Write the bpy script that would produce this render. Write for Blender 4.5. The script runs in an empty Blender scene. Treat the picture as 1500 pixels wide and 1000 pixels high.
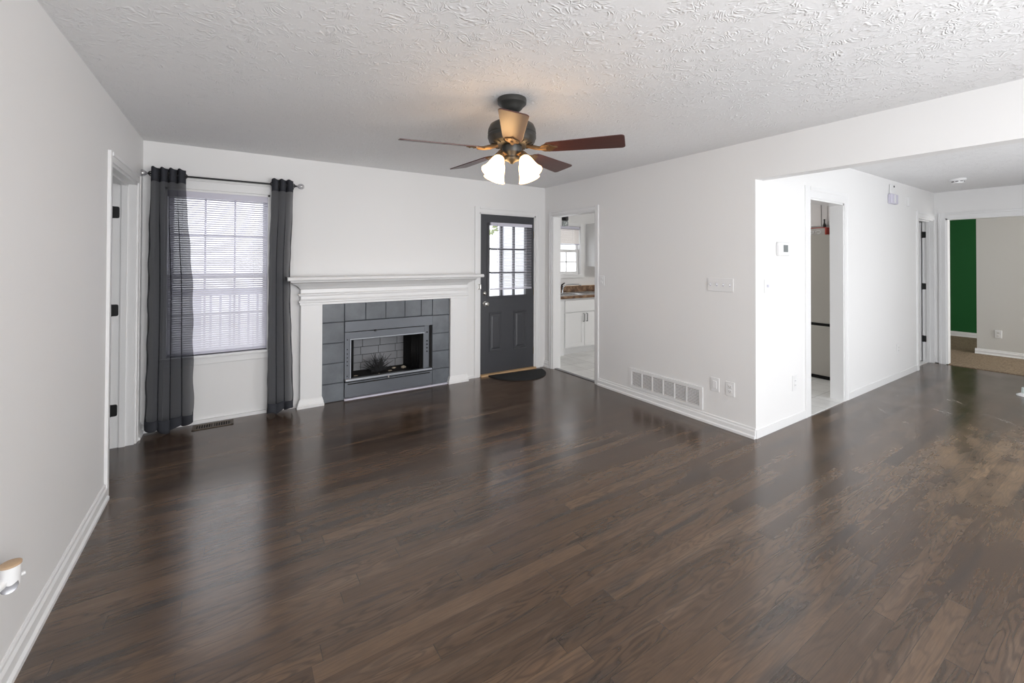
import bpy, bmesh, math, random
from mathutils import Vector, Matrix, noise
random.seed(7)
R = math.radians
SC = bpy.context.scene
COL = SC.collection

# ------------------------------------------------------------------ camera
CAM_Z, YAW, PITCH, ROLL, FPX, CY = 1.4453, 0.5763, 0.0094, 0.0035, 626.39, 375.59
cam_d = bpy.data.cameras.new('camera'); cam = bpy.data.objects.new('camera', cam_d); COL.objects.link(cam)
fwd = Vector((math.sin(YAW)*math.cos(PITCH), math.cos(YAW)*math.cos(PITCH), math.sin(PITCH)))
r0 = Vector((math.cos(YAW), -math.sin(YAW), 0)); u0 = r0.cross(fwd)
rr = r0*math.cos(ROLL) + u0*math.sin(ROLL); uu = -r0*math.sin(ROLL) + u0*math.cos(ROLL)
M = Matrix.Identity(4)
for i in range(3):
    M[i][0], M[i][1], M[i][2] = rr[i], uu[i], -fwd[i]
M[2][3] = CAM_Z
cam.matrix_world = M
cam_d.sensor_fit = 'HORIZONTAL'; cam_d.sensor_width = 36; cam_d.lens = FPX/1500*36
cam_d.shift_y = -(500-CY)/1500
cam_d.clip_start = .02; cam_d.clip_end = 200
SC.camera = cam

# ------------------------------------------------------------------ world, daylight, exposure
SC.view_settings.view_transform = 'Standard'; SC.view_settings.look = 'None'
SC.view_settings.gamma = 1; SC.view_settings.exposure = 0.0
w = bpy.data.worlds.new('overcast_sky'); SC.world = w; w.use_nodes = True
nt = w.node_tree; bgn = nt.nodes['Background']
bgn.inputs[0].default_value = (.93, .96, 1, 1); bgn.inputs[1].default_value = 2.5

def area(name, loc, rot, sx, sy, power, col=(1, 1, 1)):
    l = bpy.data.lights.new(name, 'AREA'); l.shape = 'RECTANGLE'; l.size = sx; l.size_y = sy
    l.energy = power; l.color = col
    o = bpy.data.objects.new(name, l); o.location = loc; o.rotation_euler = rot; COL.objects.link(o)
    return o
# rotation (90deg,0,0) points an area light along +Y ; daylight through the openings behind the camera, plus added fill lamps
area('daylight_living_window', (1.3, -1.62, 1.45), (R(90), 0, 0), 2.5, 1.7, 62, (.98, .985, 1))
area('added_bounce_living_window', (1.3, -1.75, .9), (R(116), 0, 0), 2.5, 1.2, 62, (.985, .99, 1))  # added upward lamp, stands in for ground-reflected light to brighten the ceiling
area('daylight_patio_door', (5.2, -1.62, 1.12), (R(90), 0, 0), 2.3, 2.1, 22, (.92, .96, 1))
area('added_bounce_patio_door', (5.2, -1.75, .5), (R(118), 0, 0), 2.3, 1.0, 30, (.99, .99, 1))  # second added upward lamp, lifts the ceiling on the hall side
area('added_bedroom_fill', (9.6, -1.95, 1.5), (R(90), 0, R(-14)), 1.1, 1.2, 85, (1, .98, .95))  # added fill lamp, lights the carpeted room beyond the hall

H, XL, F, XR, YS, XE, YB = 2.44, -.644, 4.675, 3.576, 1.847, 8.452, -1.4
HH = 2.118

# ------------------------------------------------------------------ materials
def mat(name, col, rough=.5, metal=0, spec=.5, coat=0, emit=None, es=0):
    m = bpy.data.materials.new(name); m.use_nodes = True
    b = m.node_tree.nodes['Principled BSDF']
    b.inputs['Base Color'].default_value = (*col, 1); b.inputs['Roughness'].default_value = rough
    b.inputs['Metallic'].default_value = metal; b.inputs['Specular IOR Level'].default_value = spec
    b.inputs['Coat Weight'].default_value = coat
    if emit: b.inputs['Emission Color'].default_value = (*emit, 1); b.inputs['Emission Strength'].default_value = es
    return m
class N:
    """tiny node helper"""
    def __init__(s, m): s.m = m; s.t = m.node_tree; s.b = s.t.nodes['Principled BSDF']
    def n(s, typ, **kw):
        o = s.t.nodes.new(typ)
        for k, v in kw.items(): setattr(o, k, v)
        return o
    def l(s, a, b): s.t.links.new(a, b)
    def set(s, sock, v):
        if hasattr(v, 'links') or hasattr(v, 'is_linked'): s.l(v, sock)
        else: sock.default_value = v
    def math(s, op, a, b=None, c=None, clamp=False):
        o = s.n('ShaderNodeMath', operation=op); o.use_clamp = clamp
        for i, v in enumerate((a, b, c)):
            if v is not None: s.set(o.inputs[i], v)
        return o.outputs[0]
    def comb(s, x, y, z=0.0):
        o = s.n('ShaderNodeCombineXYZ')
        for i, v in enumerate((x, y, z)): s.set(o.inputs[i], v)
        return o.outputs[0]
    def coord(s):
        o = s.n('ShaderNodeTexCoord'); p = s.n('ShaderNodeSeparateXYZ'); s.l(o.outputs['Object'], p.inputs[0])
        return o.outputs['Object'], p.outputs[0], p.outputs[1], p.outputs[2]
    def noise(s, v, scale, detail=3, rough=.5, dist=0):
        o = s.n('ShaderNodeTexNoise'); s.l(v, o.inputs['Vector'])
        o.inputs['Scale'].default_value = scale; o.inputs['Detail'].default_value = detail
        o.inputs['Roughness'].default_value = rough; o.inputs['Distortion'].default_value = dist
        return o.outputs['Fac']
    def white(s, v):
        o = s.n('ShaderNodeTexWhiteNoise', noise_dimensions='2D'); s.l(v, o.inputs['Vector']); return o.outputs['Value']
    def ramp(s, f, stops):
        o = s.n('ShaderNodeValToRGB'); s.l(f, o.inputs[0]); e = o.color_ramp.elements
        while len(e) < len(stops): e.new(.5)
        for q, (p, c) in zip(e, stops): q.position = p; q.color = (*c, 1) if len(c) == 3 else c
        return o.outputs[0]
    def mix(s, f, a, b, mode='MIX'):
        o = s.n('ShaderNodeMix', data_type='RGBA', blend_type=mode)
        s.set(o.inputs[0], f)
        for i, v in ((6, a), (7, b)):
            if isinstance(v, tuple): o.inputs[i].default_value = (*v, 1)
            else: s.l(v, o.inputs[i])
        return o.outputs[2]
    def rng(s, f, a, b, c, d):
        o = s.n('ShaderNodeMapRange'); s.l(f, o.inputs[0])
        for i, v in enumerate((a, b, c, d)): o.inputs[i+1].default_value = v
        return o.outputs[0]
    def bump(s, h, strength, dist):
        o = s.n('ShaderNodeBump'); s.l(h, o.inputs['Height']); o.inputs['Strength'].default_value = strength
        o.inputs['Distance'].default_value = dist; s.l(o.outputs[0], s.b.inputs['Normal'])

def paint(name, col, rough=.55, bumpy=.08):
    m = mat(name, col, rough, spec=.35); k = N(m); v, x, y, z = k.coord()
    k.bump(k.noise(v, 180, 2), bumpy, .002); return m
WALL = paint('white_wall_paint', (.825, .82, .815))
TRIM = mat('white_semi_gloss_trim', (.83, .83, .83), .32)
GREEN = paint('green_wall_paint', (.012, .115, .028), .6)
BEIGE = paint('off_white_wall_paint', (.66, .65, .62))
PLASTIC = mat('white_plastic', (.82, .82, .82), .35)
SLAT = mat('white_blind_vinyl', (.80, .79, .84), .4)
LAV = mat('pale_lavender_vinyl', (.62, .61, .70), .4)
CHAR = mat('charcoal_door_paint', (.056, .058, .066), .38)
BLACK = mat('black_metal', (.012, .012, .013), .45, .2)
CHROME = mat('satin_nickel', (.55, .54, .52), .22, 1)
BRASS = mat('brass', (.55, .40, .16), .3, 1)
BRONZE = mat('dark_bronze', (.055, .055, .052), .42, .5)
IRON = mat('antique_bronze', (.20, .13, .07), .35, .8)
HOLE = mat('dark_opening', (.006, .006, .006), .9)
TILE = mat('slate_blue_painted_tile', (.115, .125, .145), .3)
k = N(TILE); v, x, y, z = k.coord()
k.l(k.mix(k.rng(k.noise(v, 5, 4, .6), .35, .7, 0, 1), (.088, .098, .112), (.135, .15, .168)), k.b.inputs['Base Color'])
GROUT = mat('grey_grout', (.055, .06, .07), .8)
FBOX = mat('grey_painted_steel', (.12, .13, .147), .33, .25)
FBAR = mat('light_steel_edge', (.32, .34, .37), .3, .7)
SOOT = mat('sooty_firebox', (.012, .012, .012), .9)
FBRICK = mat('grey_firebrick', (.29, .295, .31), .85)
ASH = mat('ash_chunk', (.42, .36, .28), .9)
MESHC = mat('black_mesh_curtain', (.008, .008, .008), .6, .4)
MAT = mat('black_doormat', (.013, .014, .015), .95)
WOODRAW = mat('bare_threshold_wood', (.56, .36, .19), .55)
k = N(WOODRAW); v, x, y, z = k.coord()
k.l(k.mix(k.noise(k.comb(k.math('MULTIPLY', x, 3.), k.math('MULTIPLY', y, 60.), z), 1.0, 3), (.47, .29, .14), (.66, .45, .26)), k.b.inputs['Base Color'])
REG = mat('brown_metal_register', (.10, .075, .055), .45, .5)
FRIDGE = mat('taupe_enamel_fridge', (.46, .44, .40), .4)
COUNTER = mat('brown_mottled_laminate', (.2, .12, .07), .3)
k = N(COUNTER); v, x, y, z = k.coord()
k.l(k.ramp(k.noise(v, 9, 5, .65), [(.33, (.06, .035, .02)), (.5, (.20, .11, .06)), (.66, (.40, .28, .18))]), k.b.inputs['Base Color'])
CAB = mat('white_cabinet_paint', (.84, .84, .84), .35)
RED = mat('red_card', (.42, .05, .035), .6)
GREYP = mat('grey_print', (.52, .50, .48), .6)
SCREEN = mat('grey_display', (.20, .22, .22), .25)
SIDING = mat('white_siding', (.82, .83, .86), .6)
k = N(SIDING); v, x, y, z = k.coord()
k.bump(k.math('FRACT', k.math('MULTIPLY', z, 8.)), .6, .02)
DECK = mat('porch_deck_boards', (.5, .48, .46), .8)
k = N(DECK); v, x, y, z = k.coord()
k.l(k.mix(k.math('GREATER_THAN', k.math('FRACT', k.math('MULTIPLY', x, 7.)), .06), (.1, .1, .1), (.52, .50, .48)), k.b.inputs['Base Color'])
LEAF = mat('green_leaves', (.30, .36, .14), .6)
BARK = mat('grey_bark', (.16, .12, .09), .9)
BLADE = mat('mahogany_fan_blade', (.08, .02, .014), .36)
k = N(BLADE); v, x, y, z = k.coord()
k.l(k.mix(k.noise(k.comb(k.math('MULTIPLY', x, 4.), k.math('MULTIPLY', y, 70.), z), 1.0, 3), (.045, .014, .012), (.090, .028, .021)), k.b.inputs['Base Color'])
SHADE = mat('lit_frosted_shade', (.9, .85, .75), .4, emit=(1, .58, .235), es=8)
BULB = mat('lit_bulb', (1, .9, .8), .4, emit=(1, .85, .6), es=14)
WOODCAP = mat('pale_wood', (.50, .35, .22), .5)

# glass: nearly clear, with a faint reflection
def glass(name, tint=(1, 1, 1), refl=.08):
    m = bpy.data.materials.new(name); m.use_nodes = True; t = m.node_tree; t.nodes.remove(t.nodes['Principled BSDF'])
    a = t.nodes.new('ShaderNodeBsdfTransparent'); a.inputs[0].default_value = (*tint, 1)
    g = t.nodes.new('ShaderNodeBsdfGlossy'); g.inputs['Roughness'].default_value = .02
    x = t.nodes.new('ShaderNodeMixShader'); x.inputs[0].default_value = refl
    t.links.new(a.outputs[0], x.inputs[1]); t.links.new(g.outputs[0], x.inputs[2])
    t.links.new(x.outputs[0], t.nodes['Material Output'].inputs[0]); return m
GLASS = glass('window_glass'); CLEAR = glass('clear_glass_shade', (.82, .84, .84), .16)
ACRYL = glass('clear_acrylic_knob', (.80, .80, .82), .25)
# sheer charcoal voile
def voile(name, col, alpha):
    m = bpy.data.materials.new(name); m.use_nodes = True; t = m.node_tree; t.nodes.remove(t.nodes['Principled BSDF'])
    a = t.nodes.new('ShaderNodeBsdfTransparent'); d = t.nodes.new('ShaderNodeBsdfDiffuse'); d.inputs[0].default_value = (*col, 1)
    s = t.nodes.new('ShaderNodeBsdfTranslucent'); s.inputs[0].default_value = (col[0]*.8, col[1]*.8, col[2]*.85, 1)
    x = t.nodes.new('ShaderNodeMixShader'); x.inputs[0].default_value = .3
    y = t.nodes.new('ShaderNodeMixShader'); y.inputs[0].default_value = alpha
    t.links.new(d.outputs[0], x.inputs[1]); t.links.new(s.outputs[0], x.inputs[2])
    t.links.new(a.outputs[0], y.inputs[1]); t.links.new(x.outputs[0], y.inputs[2])
    t.links.new(y.outputs[0], t.nodes['Material Output'].inputs[0]); return m
VOILE = voile('charcoal_voile', (.062, .065, .077), .74)
VOILE2 = voile('charcoal_voile_doubled', (.075, .078, .09), .97)

# dark stained strip floor, boards along X
def floor_mat():
    m = mat('dark_stained_oak_strips', (.06, .04, .03), .3, spec=.85); k = N(m); v, x, y, z = k.coord()
    W, L = .076, 1.25
    row = k.math('FLOOR', k.math('DIVIDE', y, W))
    ro = k.white(k.comb(row, 3.7))
    xs = k.math('ADD', k.math('DIVIDE', x, L), k.math('MULTIPLY', ro, 7.3))
    idx = k.math('FLOOR', xs)
    rnd = k.white(k.comb(row, idx)); rnd2 = k.white(k.comb(idx, k.math('ADD', row, 31.)))
    fy = k.math('FRACT', k.math('DIVIDE', y, W)); fx = k.math('FRACT', xs)
    # cathedral grain: contour lines of a stretched noise
    gv = k.comb(k.math('ADD', k.math('MULTIPLY', x, 1.1), k.math('MULTIPLY', rnd, 40.)), k.math('MULTIPLY', y, 7.5), k.math('MULTIPLY', rnd2, 20.))
    n1 = k.noise(gv, 1.6, 2, .5, .25)
    rings = k.math('SINE', k.math('MULTIPLY', n1, 78.))
    rings = k.rng(rings, -.2, 1, 0, 1)
    fine = k.noise(k.comb(k.math('MULTIPLY', x, 9.), k.math('MULTIPLY', y, 220.), rnd), 1.0, 3, .6)
    base = k.ramp(rnd, [(0, (.046, .028, .018)), (.12, (.080, .048, .028)), (.55, (.102, .061, .035)), (.85, (.120, .072, .042)), (1, (.150, .093, .055))])
    blot = k.noise(v, 1.3, 4, .6)
    base = k.mix(k.rng(blot, .35, .7, 0, .6), base, k.mix(.6, base, (.052, .038, .031)))
    strk = k.noise(k.comb(k.math('MULTIPLY', x, .9), k.math('MULTIPLY', y, 9.), 2.), 1.3, 3, .55)
    base = k.mix(k.rng(strk, .56, .70, 0, .75), base, (.034, .028, .026))
    base = k.mix(k.rng(strk, .44, .32, 0, .45), base, (.165, .112, .076))
    # worn, sanded-through area towards the dining side
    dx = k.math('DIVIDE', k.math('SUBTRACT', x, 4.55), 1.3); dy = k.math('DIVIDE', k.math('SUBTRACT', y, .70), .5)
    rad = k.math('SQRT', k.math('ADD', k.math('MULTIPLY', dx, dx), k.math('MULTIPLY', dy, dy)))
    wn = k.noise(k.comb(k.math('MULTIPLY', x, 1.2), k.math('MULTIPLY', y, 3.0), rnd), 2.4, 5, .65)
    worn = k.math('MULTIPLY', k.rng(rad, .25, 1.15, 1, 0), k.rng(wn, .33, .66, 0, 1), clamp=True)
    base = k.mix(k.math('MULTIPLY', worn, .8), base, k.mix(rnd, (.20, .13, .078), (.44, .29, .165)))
    # pale scuffs in the hall
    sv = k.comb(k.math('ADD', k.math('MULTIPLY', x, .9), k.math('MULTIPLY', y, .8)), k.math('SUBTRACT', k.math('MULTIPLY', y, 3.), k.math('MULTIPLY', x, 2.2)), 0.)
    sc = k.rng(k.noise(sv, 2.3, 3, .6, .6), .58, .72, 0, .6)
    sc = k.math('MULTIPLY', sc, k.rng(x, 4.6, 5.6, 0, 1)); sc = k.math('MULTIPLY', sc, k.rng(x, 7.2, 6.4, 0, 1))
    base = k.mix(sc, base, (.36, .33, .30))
    col = k.mix(k.math('MULTIPLY', rings, k.rng(rnd2, 0, 1, .12, .68)), base, k.mix(.72, base, (.014, .010, .008)))
    col = k.mix(k.rng(fine, .3, .62, .28, 0), col, (.02, .015, .012))
    seam = k.math('MAXIMUM', k.math('LESS_THAN', fy, .018), k.math('LESS_THAN', fx, .002))
    col = k.mix(k.math('MULTIPLY', seam, .6), col, (.012, .01, .009))
    k.l(col, k.b.inputs['Base Color'])
    rg = k.math('ADD', k.rng(k.noise(v, 2.2, 3), .3, .7, .18, .26), k.math('MULTIPLY', worn, .15))
    k.l(rg, k.b.inputs['Roughness'])
    hgt = k.math('SUBTRACT', k.math('MULTIPLY', fine, .25), k.math('ADD', k.math('MULTIPLY', seam, .5), k.math('MULTIPLY', rings, .15)))
    k.bump(hgt, .10, .003)
    return m
FLOOR = floor_mat()
def ceil_mat():
    m = mat('white_stomped_ceiling', (.86, .862, .868), .8, spec=.2); k = N(m); v, x, y, z = k.coord()
    n1 = k.noise(v, 11.0, 2, .5, .7)
    st = k.math('ABSOLUTE', k.math('SINE', k.math('MULTIPLY', n1, 40.)))
    st = k.math('POWER', st, 3.)
    msk = k.rng(k.noise(v, 15., 3, .6), .42, .6, 0.0, 1)
    h = k.math('ADD', k.math('MULTIPLY', k.math('MULTIPLY', st, msk), k.rng(k.noise(v, 30, 2), .3, .65, .1, 1)), k.math('MULTIPLY', k.noise(v, 55, 3, .6), .34))
    k.bump(h, .46, .008); return m
CEIL = ceil_mat()
def tile_floor_mat():
    m = mat('pale_floor_tile', (.7, .7, .69), .3); k = N(m); v, x, y, z = k.coord()
    def g(a): return k.math('LESS_THAN', k.math('FRACT', k.math('DIVIDE', k.math('ADD', a, .1), .31)), .022)
    col = k.mix(k.rng(k.noise(v, 4, 3), .3, .7, 0, 1), (.62, .62, .61), (.76, .76, .75))
    k.l(k.mix(k.math('MAXIMUM', g(x), g(y)), col, (.42, .42, .41)), k.b.inputs['Base Color']); return m
KTILE = tile_floor_mat()
CARPET = mat('tan_carpet', (.30, .23, .16), 1, spec=.1)
k = N(CARPET); v, x, y, z = k.coord()
k.l(k.ramp(k.noise(v, 60, 4, .7), [(.3, (.17, .125, .085)), (.5, (.30, .23, .16)), (.7, (.42, .34, .25))]), k.b.inputs['Base Color'])
k.bump(k.noise(v, 250, 2), .8, .01)

# ------------------------------------------------------------------ builders
WLOC = {}
class B:
    def __init__(s): s.bm = bmesh.new()
    def box(s, x0, x1, y0, y1, z0, z1):
        v = [s.bm.verts.new(p) for p in ((x0, y0, z0), (x1, y0, z0), (x1, y1, z0), (x0, y1, z0), (x0, y0, z1), (x1, y0, z1), (x1, y1, z1), (x0, y1, z1))]
        for f in ((3, 2, 1, 0), (4, 5, 6, 7), (0, 1, 5, 4), (1, 2, 6, 5), (2, 3, 7, 6), (3, 0, 4, 7)): s.bm.faces.new([v[i] for i in f])
        return s
    def rings(s, rs, cap=True):
        vs = [[s.bm.verts.new(p) for p in r] for r in rs]; n = len(vs[0])
        for a, b in zip(vs, vs[1:]):
            for i in range(n): s.bm.faces.new((a[i], a[(i+1) % n], b[(i+1) % n], b[i]))
        if cap: s.bm.faces.new(vs[0][::-1]); s.bm.faces.new(vs[-1])
        return s
    def tube(s, pts, r, seg=10, cap=True):
        pts = [Vector(p) for p in pts]; rs = []; rad = r if isinstance(r, (list, tuple)) else [r]*len(pts)
        ref = None
        for i, p in enumerate(pts):
            d = (pts[min(i+1, len(pts)-1)] - pts[max(i-1, 0)]).normalized()
            if ref is None:
                ref = Vector((0, 0, 1)) if abs(d.z) < .9 else Vector((1, 0, 0))
            a = (ref - d*ref.dot(d)).normalized(); ref = a; b = d.cross(a)
            rs.append([p + (a*math.cos(t) + b*math.sin(t))*rad[i] for t in [2*math.pi*j/seg for j in range(seg)]])
        return s.rings(rs, cap)
    def lathe(s, prof, c, axis=(0, 0, 1), seg=32, cap=True):
        """prof: (radius, height) from c along axis"""
        d = Vector(axis).normalized(); q = d.to_track_quat('Z', 'Y'); rs = []
        for r, h in prof:
            rs.append([Vector(c) + q @ Vector((r*math.cos(t), r*math.sin(t), h)) for t in [2*math.pi*j/seg for j in range(seg)]])
        return s.rings(rs, cap)
    def prism(s, poly, axis, a, b):
        """poly of 2-D points in the two other axes (in x,y,z order), extruded along axis"""
        def P(p, t):
            return {'x': (t, p[0], p[1]), 'y': (p[0], t, p[1]), 'z': (p[0], p[1], t)}[axis]
        s.rings([[P(p, a) for p in poly], [P(p, b) for p in poly]]); return s
    def grid(s, fn, nu, nv):
        v = [[s.bm.verts.new(fn(i/nu, j/nv)) for j in range(nv+1)] for i in range(nu+1)]
        for i in range(nu):
            for j in range(nv): s.bm.faces.new((v[i][j], v[i+1][j], v[i+1][j+1], v[i][j+1]))
        return s
    def build(s, name, m, parent=None, bevel=0, smooth=False, solid=0, origin=None, seg=2):
        bm = s.bm
        if parent is not None: off = WLOC[parent.name]
        elif origin is not None: off = Vector(origin)
        else:
            xs = [v.co for v in bm.verts]
            off = Vector(((min(p.x for p in xs)+max(p.x for p in xs))/2, (min(p.y for p in xs)+max(p.y for p in xs))/2, min(p.z for p in xs)))
        for v in bm.verts: v.co -= off
        bmesh.ops.recalc_face_normals(bm, faces=bm.faces)
        me = bpy.data.meshes.new(name); bm.to_mesh(me); bm.free(); me.materials.append(m)
        o = bpy.data.objects.new(name, me); COL.objects.link(o)
        if smooth:
            for p in me.polygons: p.use_smooth = True
            try: me.set_sharp_from_angle(angle=R(38))
            except Exception: pass
        if solid: sm = o.modifiers.new('thickness', 'SOLIDIFY'); sm.thickness = solid
        if bevel:
            bv = o.modifiers.new('bevel', 'BEVEL'); bv.width = bevel; bv.segments = seg; bv.limit_method = 'ANGLE'
        if parent is not None: o.parent = parent
        else: o.location = off
        WLOC[o.name] = off.copy()
        return o
def thing(name, loc, label, cat, group=None):
    o = bpy.data.objects.new(name, None); COL.objects.link(o); o.location = loc; o.empty_display_size = .1
    WLOC[o.name] = Vector(loc); return tag(o, label, cat, group)
def tag(o, label, cat, group=None):
    o['label'] = label; o['category'] = cat
    if group: o['group'] = group
    return o
def struct(o, label=None, cat=None):
    o['kind'] = 'structure'
    if label: o['label'] = label
    if cat: o['category'] = cat
    return o
def bx(*a): return B().box(*a)

# ------------------------------------------------------------------ shell
struct(bx(-2.2, XE, YB-.1, F+.02, -.1, 0).build('floor', FLOOR, origin=(0, 0, 0)), 'dark brown stained strip hardwood floor with a worn tan patch on the right', 'floor')
struct(bx(XR+.065, 8.6, YS+.06, 5.72, -.1, .004).build('floor_kitchen', KTILE, origin=(0, 0, 0)), 'pale tiled kitchen floor beyond the two doorways', 'floor')
struct(bx(XE, 12.4, -1.9, 4.2, -.1, .008).build('floor_bedroom', CARPET, origin=(0, 0, 0)), 'tan carpet beyond the hall opening at right', 'floor')
struct(B().box(-2.2, 12.4, -1.9, F+.14, H, H+.1).box(XR, 12.4, F+.14, 5.75, H, H+.1).build('ceiling', CEIL, origin=(0, 0, 0)), 'white textured ceiling over the living room', 'ceiling')

LD0, LD1, LT = 3.555, 4.43, .14     # left doorway
wl = B().box(XL-LT, XL, YB, LD0, 0, H).box(XL-LT, XL, LD1, F+.12, 0, H).box(XL-LT, XL, LD0, LD1, 2.045, H)
struct(wl.build('wall_left', WALL, origin=(0, 0, 0)), 'white left wall with the near doorway', 'wall')
# far wall with window and front door openings
WX0, WX1, WZ0, WZ1 = -.50, .285, .60, 2.06
DX0, DX1, DZ = 2.555, 3.415, 2.045
FX0, FX1, FZ1 = .745, 2.14, 1.0
wf = B()
wf.box(XL, WX0, F, F+.14, 0, H).box(WX0, WX1, F, F+.14, WZ1, H).box(WX0, WX1, F+.012, F+.14, 0, WZ0)
wf.box(WX1, .96, F, F+.14, 0, H).box(.96, 1.925, F, F+.14, .81, H).box(1.925, DX0, F, F+.14, 0, H).box(.96, 1.925, F, F+.14, 0, .02)
wf.box(DX0, DX1, F, F+.14, DZ, H).box(DX1, XR, F, F+.14, 0, H)
struct(wf.build('wall_far', WALL, origin=(0, 0, 0)), 'white far wall with window, fireplace and front door', 'wall')
# right wall (kitchen doorway), continues outside as the clad kitchen wall
KD0, KD1, RT = 3.69, 4.512, .13
wr = B().box(XR, XR+RT, YS, KD0, 0, H).box(XR, XR+RT, KD1, F+.14, 0, H).box(XR, XR+RT, KD0, KD1, 2.05, H)
struct(wr.build('wall_right', WALL, origin=(0, 0, 0)), 'grey-white right wall with the kitchen doorway and return air grille', 'wall')
struct(bx(XR, XR+RT, F+.14, 5.75, -.3, H+.3).build('wall_porch', SIDING, origin=(0, 0, 0)), 'white clad side wall of the kitchen seen through the front door panes', 'wall')
struct(bx(XR-.02, XR+RT, 5.75, 5.86, -.3, H+.3).build('trim_porch', mat('grey_corner_trim', (.42, .42, .47), .6), origin=(0, 0, 0)))
# hall wall (thermostat) with doorway to kitchen and door at the end
SD0, SD1, HD0, HD1, ST = 4.545, 5.315, 7.715, 8.43, .12
ws = B().box(XR+RT, SD0, YS, YS+ST, 0, H).box(SD0, SD1, YS, YS+ST, 2.05, H).box(SD1, HD0, YS, YS+ST, 0, H).box(HD0, HD1, YS, YS+ST, 2.05, H).box(HD1, XE+.12, YS, YS+ST, 0, H)
struct(ws.build('wall_hall', WALL, origin=(0, 0, 0)), 'bright white hall wall with thermostat and narrow doorway', 'wall')
# dropped header over the wide opening
struct(bx(XR, XR+.12, YB, YS, HH, H).build('wall_header', WALL, origin=(0, 0, 0)), 'white dropped header over the wide opening at right', 'wall')
# end wall with bedroom opening
EO0, EO1 = .55, 1.73
we = B().box(XE, XE+.12, EO1, YS, 0, H).box(XE, XE+.12, EO0, EO1, 2.06, H).box(XE, XE+.12, YB, EO0, 0, H)
struct(we.build('wall_end', WALL, origin=(0, 0, 0)), 'white end wall of the hall with cased opening', 'wall')
# back wall with two window openings behind the camera
wb = B().box(-2.2, .0, YB-.14, YB, 0, H).box(.0, 2.6, YB-.14, YB, 2.3, H).box(0, 2.6, YB-.14, YB, 0, .6).box(2.6, 4.0, YB-.14, YB, 0, H)
wb.box(4.0, 6.4, YB-.14, YB, 2.2, H).box(6.4, XE+.1, YB-.14, YB, 0, H)
struct(wb.build('wall_back', WALL, origin=(0, 0, 0)), 'white back wall behind the viewpoint', 'wall')
# side room beyond left doorway
struct(B().box(-2.2, -2.1, YB, F+.14, 0, H).box(-2.1, XL-LT, F+.02, F+.14, 0, H).build('wall_side_room', WALL, origin=(0, 0, 0)))
# kitchen outer walls
KB = 5.62
wk = B().box(XR+RT, 4.30, KB, KB+.12, 0, H).box(4.30, 5.07, KB, KB+.12, 2.04, H).box(4.30, 5.07, KB, KB+.12, 0, 1.21).box(5.07, 8.6, KB, KB+.12, 0, H)
struct(bx(6.86, 6.95, YS+ST, KB, 0, H).build('wall_kitchen_side', WALL, origin=(0, 0, 0)))
struct(wk.build('wall_kitchen', WALL, origin=(0, 0, 0)), 'white kitchen back wall around the sink window', 'wall')
# bedroom walls
struct(bx(11.8, 11.9, -1.9, 4.2, 0, H).build('wall_green', GREEN, origin=(0, 0, 0)), 'deep green painted wall in the carpeted room', 'wall')
struct(B().box(9.85, 9.97, .0, 1.67, 0, H).build('wall_beige', BEIGE, origin=(0, 0, 0)), 'off-white partition in the carpeted room in front of the green wall', 'wall')
struct(B().box(XE+.12, 11.9, 4.1, 4.2, 0, H).box(XE+.12, 9.0, -1.9, -1.8, 0, H).box(10.2, 11.9, -1.9, -1.8, 0, H).box(9, 10.2, -1.9, -1.8, 2.1, H).box(9, 10.2, -1.9, -1.8, 0, .9).build('wall_bedroom', BEIGE, origin=(0, 0, 0)))

# ---- baseboards: profiled
def base_x(name, x, y0, y1, side, h=.085, t=.016):
    p = [(x, 0), (x+side*(t+.010), 0), (x+side*(t+.010), .018), (x+side*t, .026), (x+side*t, h*.68), (x+side*t*.55, h*.80), (x+side*t*.55, h*.93), (x+side*t*.25, h), (x, h)]
    return B().prism(p, 'y', y0, y1)
def base_y(y, x0, x1, side, h=.085, t=.016):
    b = B()
    p = [(y, 0), (y+side*(t+.010), 0), (y+side*(t+.010), .018), (y+side*t, .026), (y+side*t, h*.68), (y+side*t*.55, h*.80), (y+side*t*.55, h*.93), (y+side*t*.25, h), (y, h)]
    b.prism(p, 'x', x0, x1); return b
struct(base_x('', XL, YB, LD0-.063, 1, .095).build('baseboard_left', TRIM, origin=(0, 0, 0)), 'white moulded baseboard along the left wall', 'baseboard')
struct(base_x('', XL, LD1+.063, F, 1, .095).build('baseboard_corner', TRIM, origin=(0, 0, 0)))
struct(base_y(F, XL, WX0-.02, -1, .07).build('baseboard_window', TRIM, origin=(0, 0, 0)))
struct(B().box(WX0-.02, .54, F-.014, F+.012, 0, .028).build('baseboard_under_window', TRIM, origin=(0, 0, 0)))
struct(base_x('', XR, YS-.0, KD0-.055, -1, .085).build('baseboard_right', TRIM, origin=(0, 0, 0)), 'white moulded baseboard below the return air grille', 'baseboard')
struct(base_x('', XR, KD1+.055, F, -1, .085).build('baseboard_door_corner', TRIM, origin=(0, 0, 0)))
struct(bx(XR-.0, SD0-.105, YS-.007, YS, 0, .07).build('baseboard_hall', TRIM, origin=(0, 0, 0)))
struct(bx(SD1+.105, HD0-.075, YS-.009, YS, 0, .07).build('baseboard_hall_long', TRIM, origin=(0, 0, 0)), 'white baseboard along the bright hall wall', 'baseboard')
struct(base_x('', 11.8, -1.8, 4.1, -1, .10).build('baseboard_green', TRIM, origin=(0, 0, 0)))
struct(base_x('', 9.85, 0, 1.69, -1, .09).build('baseboard_beige', TRIM, origin=(0, 0, 0)))
struct(base_y(F+.02, XL-LT-1.3, XL-LT, -1).build('baseboard_side_room', TRIM, origin=(0, 0, 0)))
struct(bx(2.354, 2.50, F-.012, F, 0, .03).build('baseboard_mantel', TRIM, origin=(0, 0, 0)))

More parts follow.
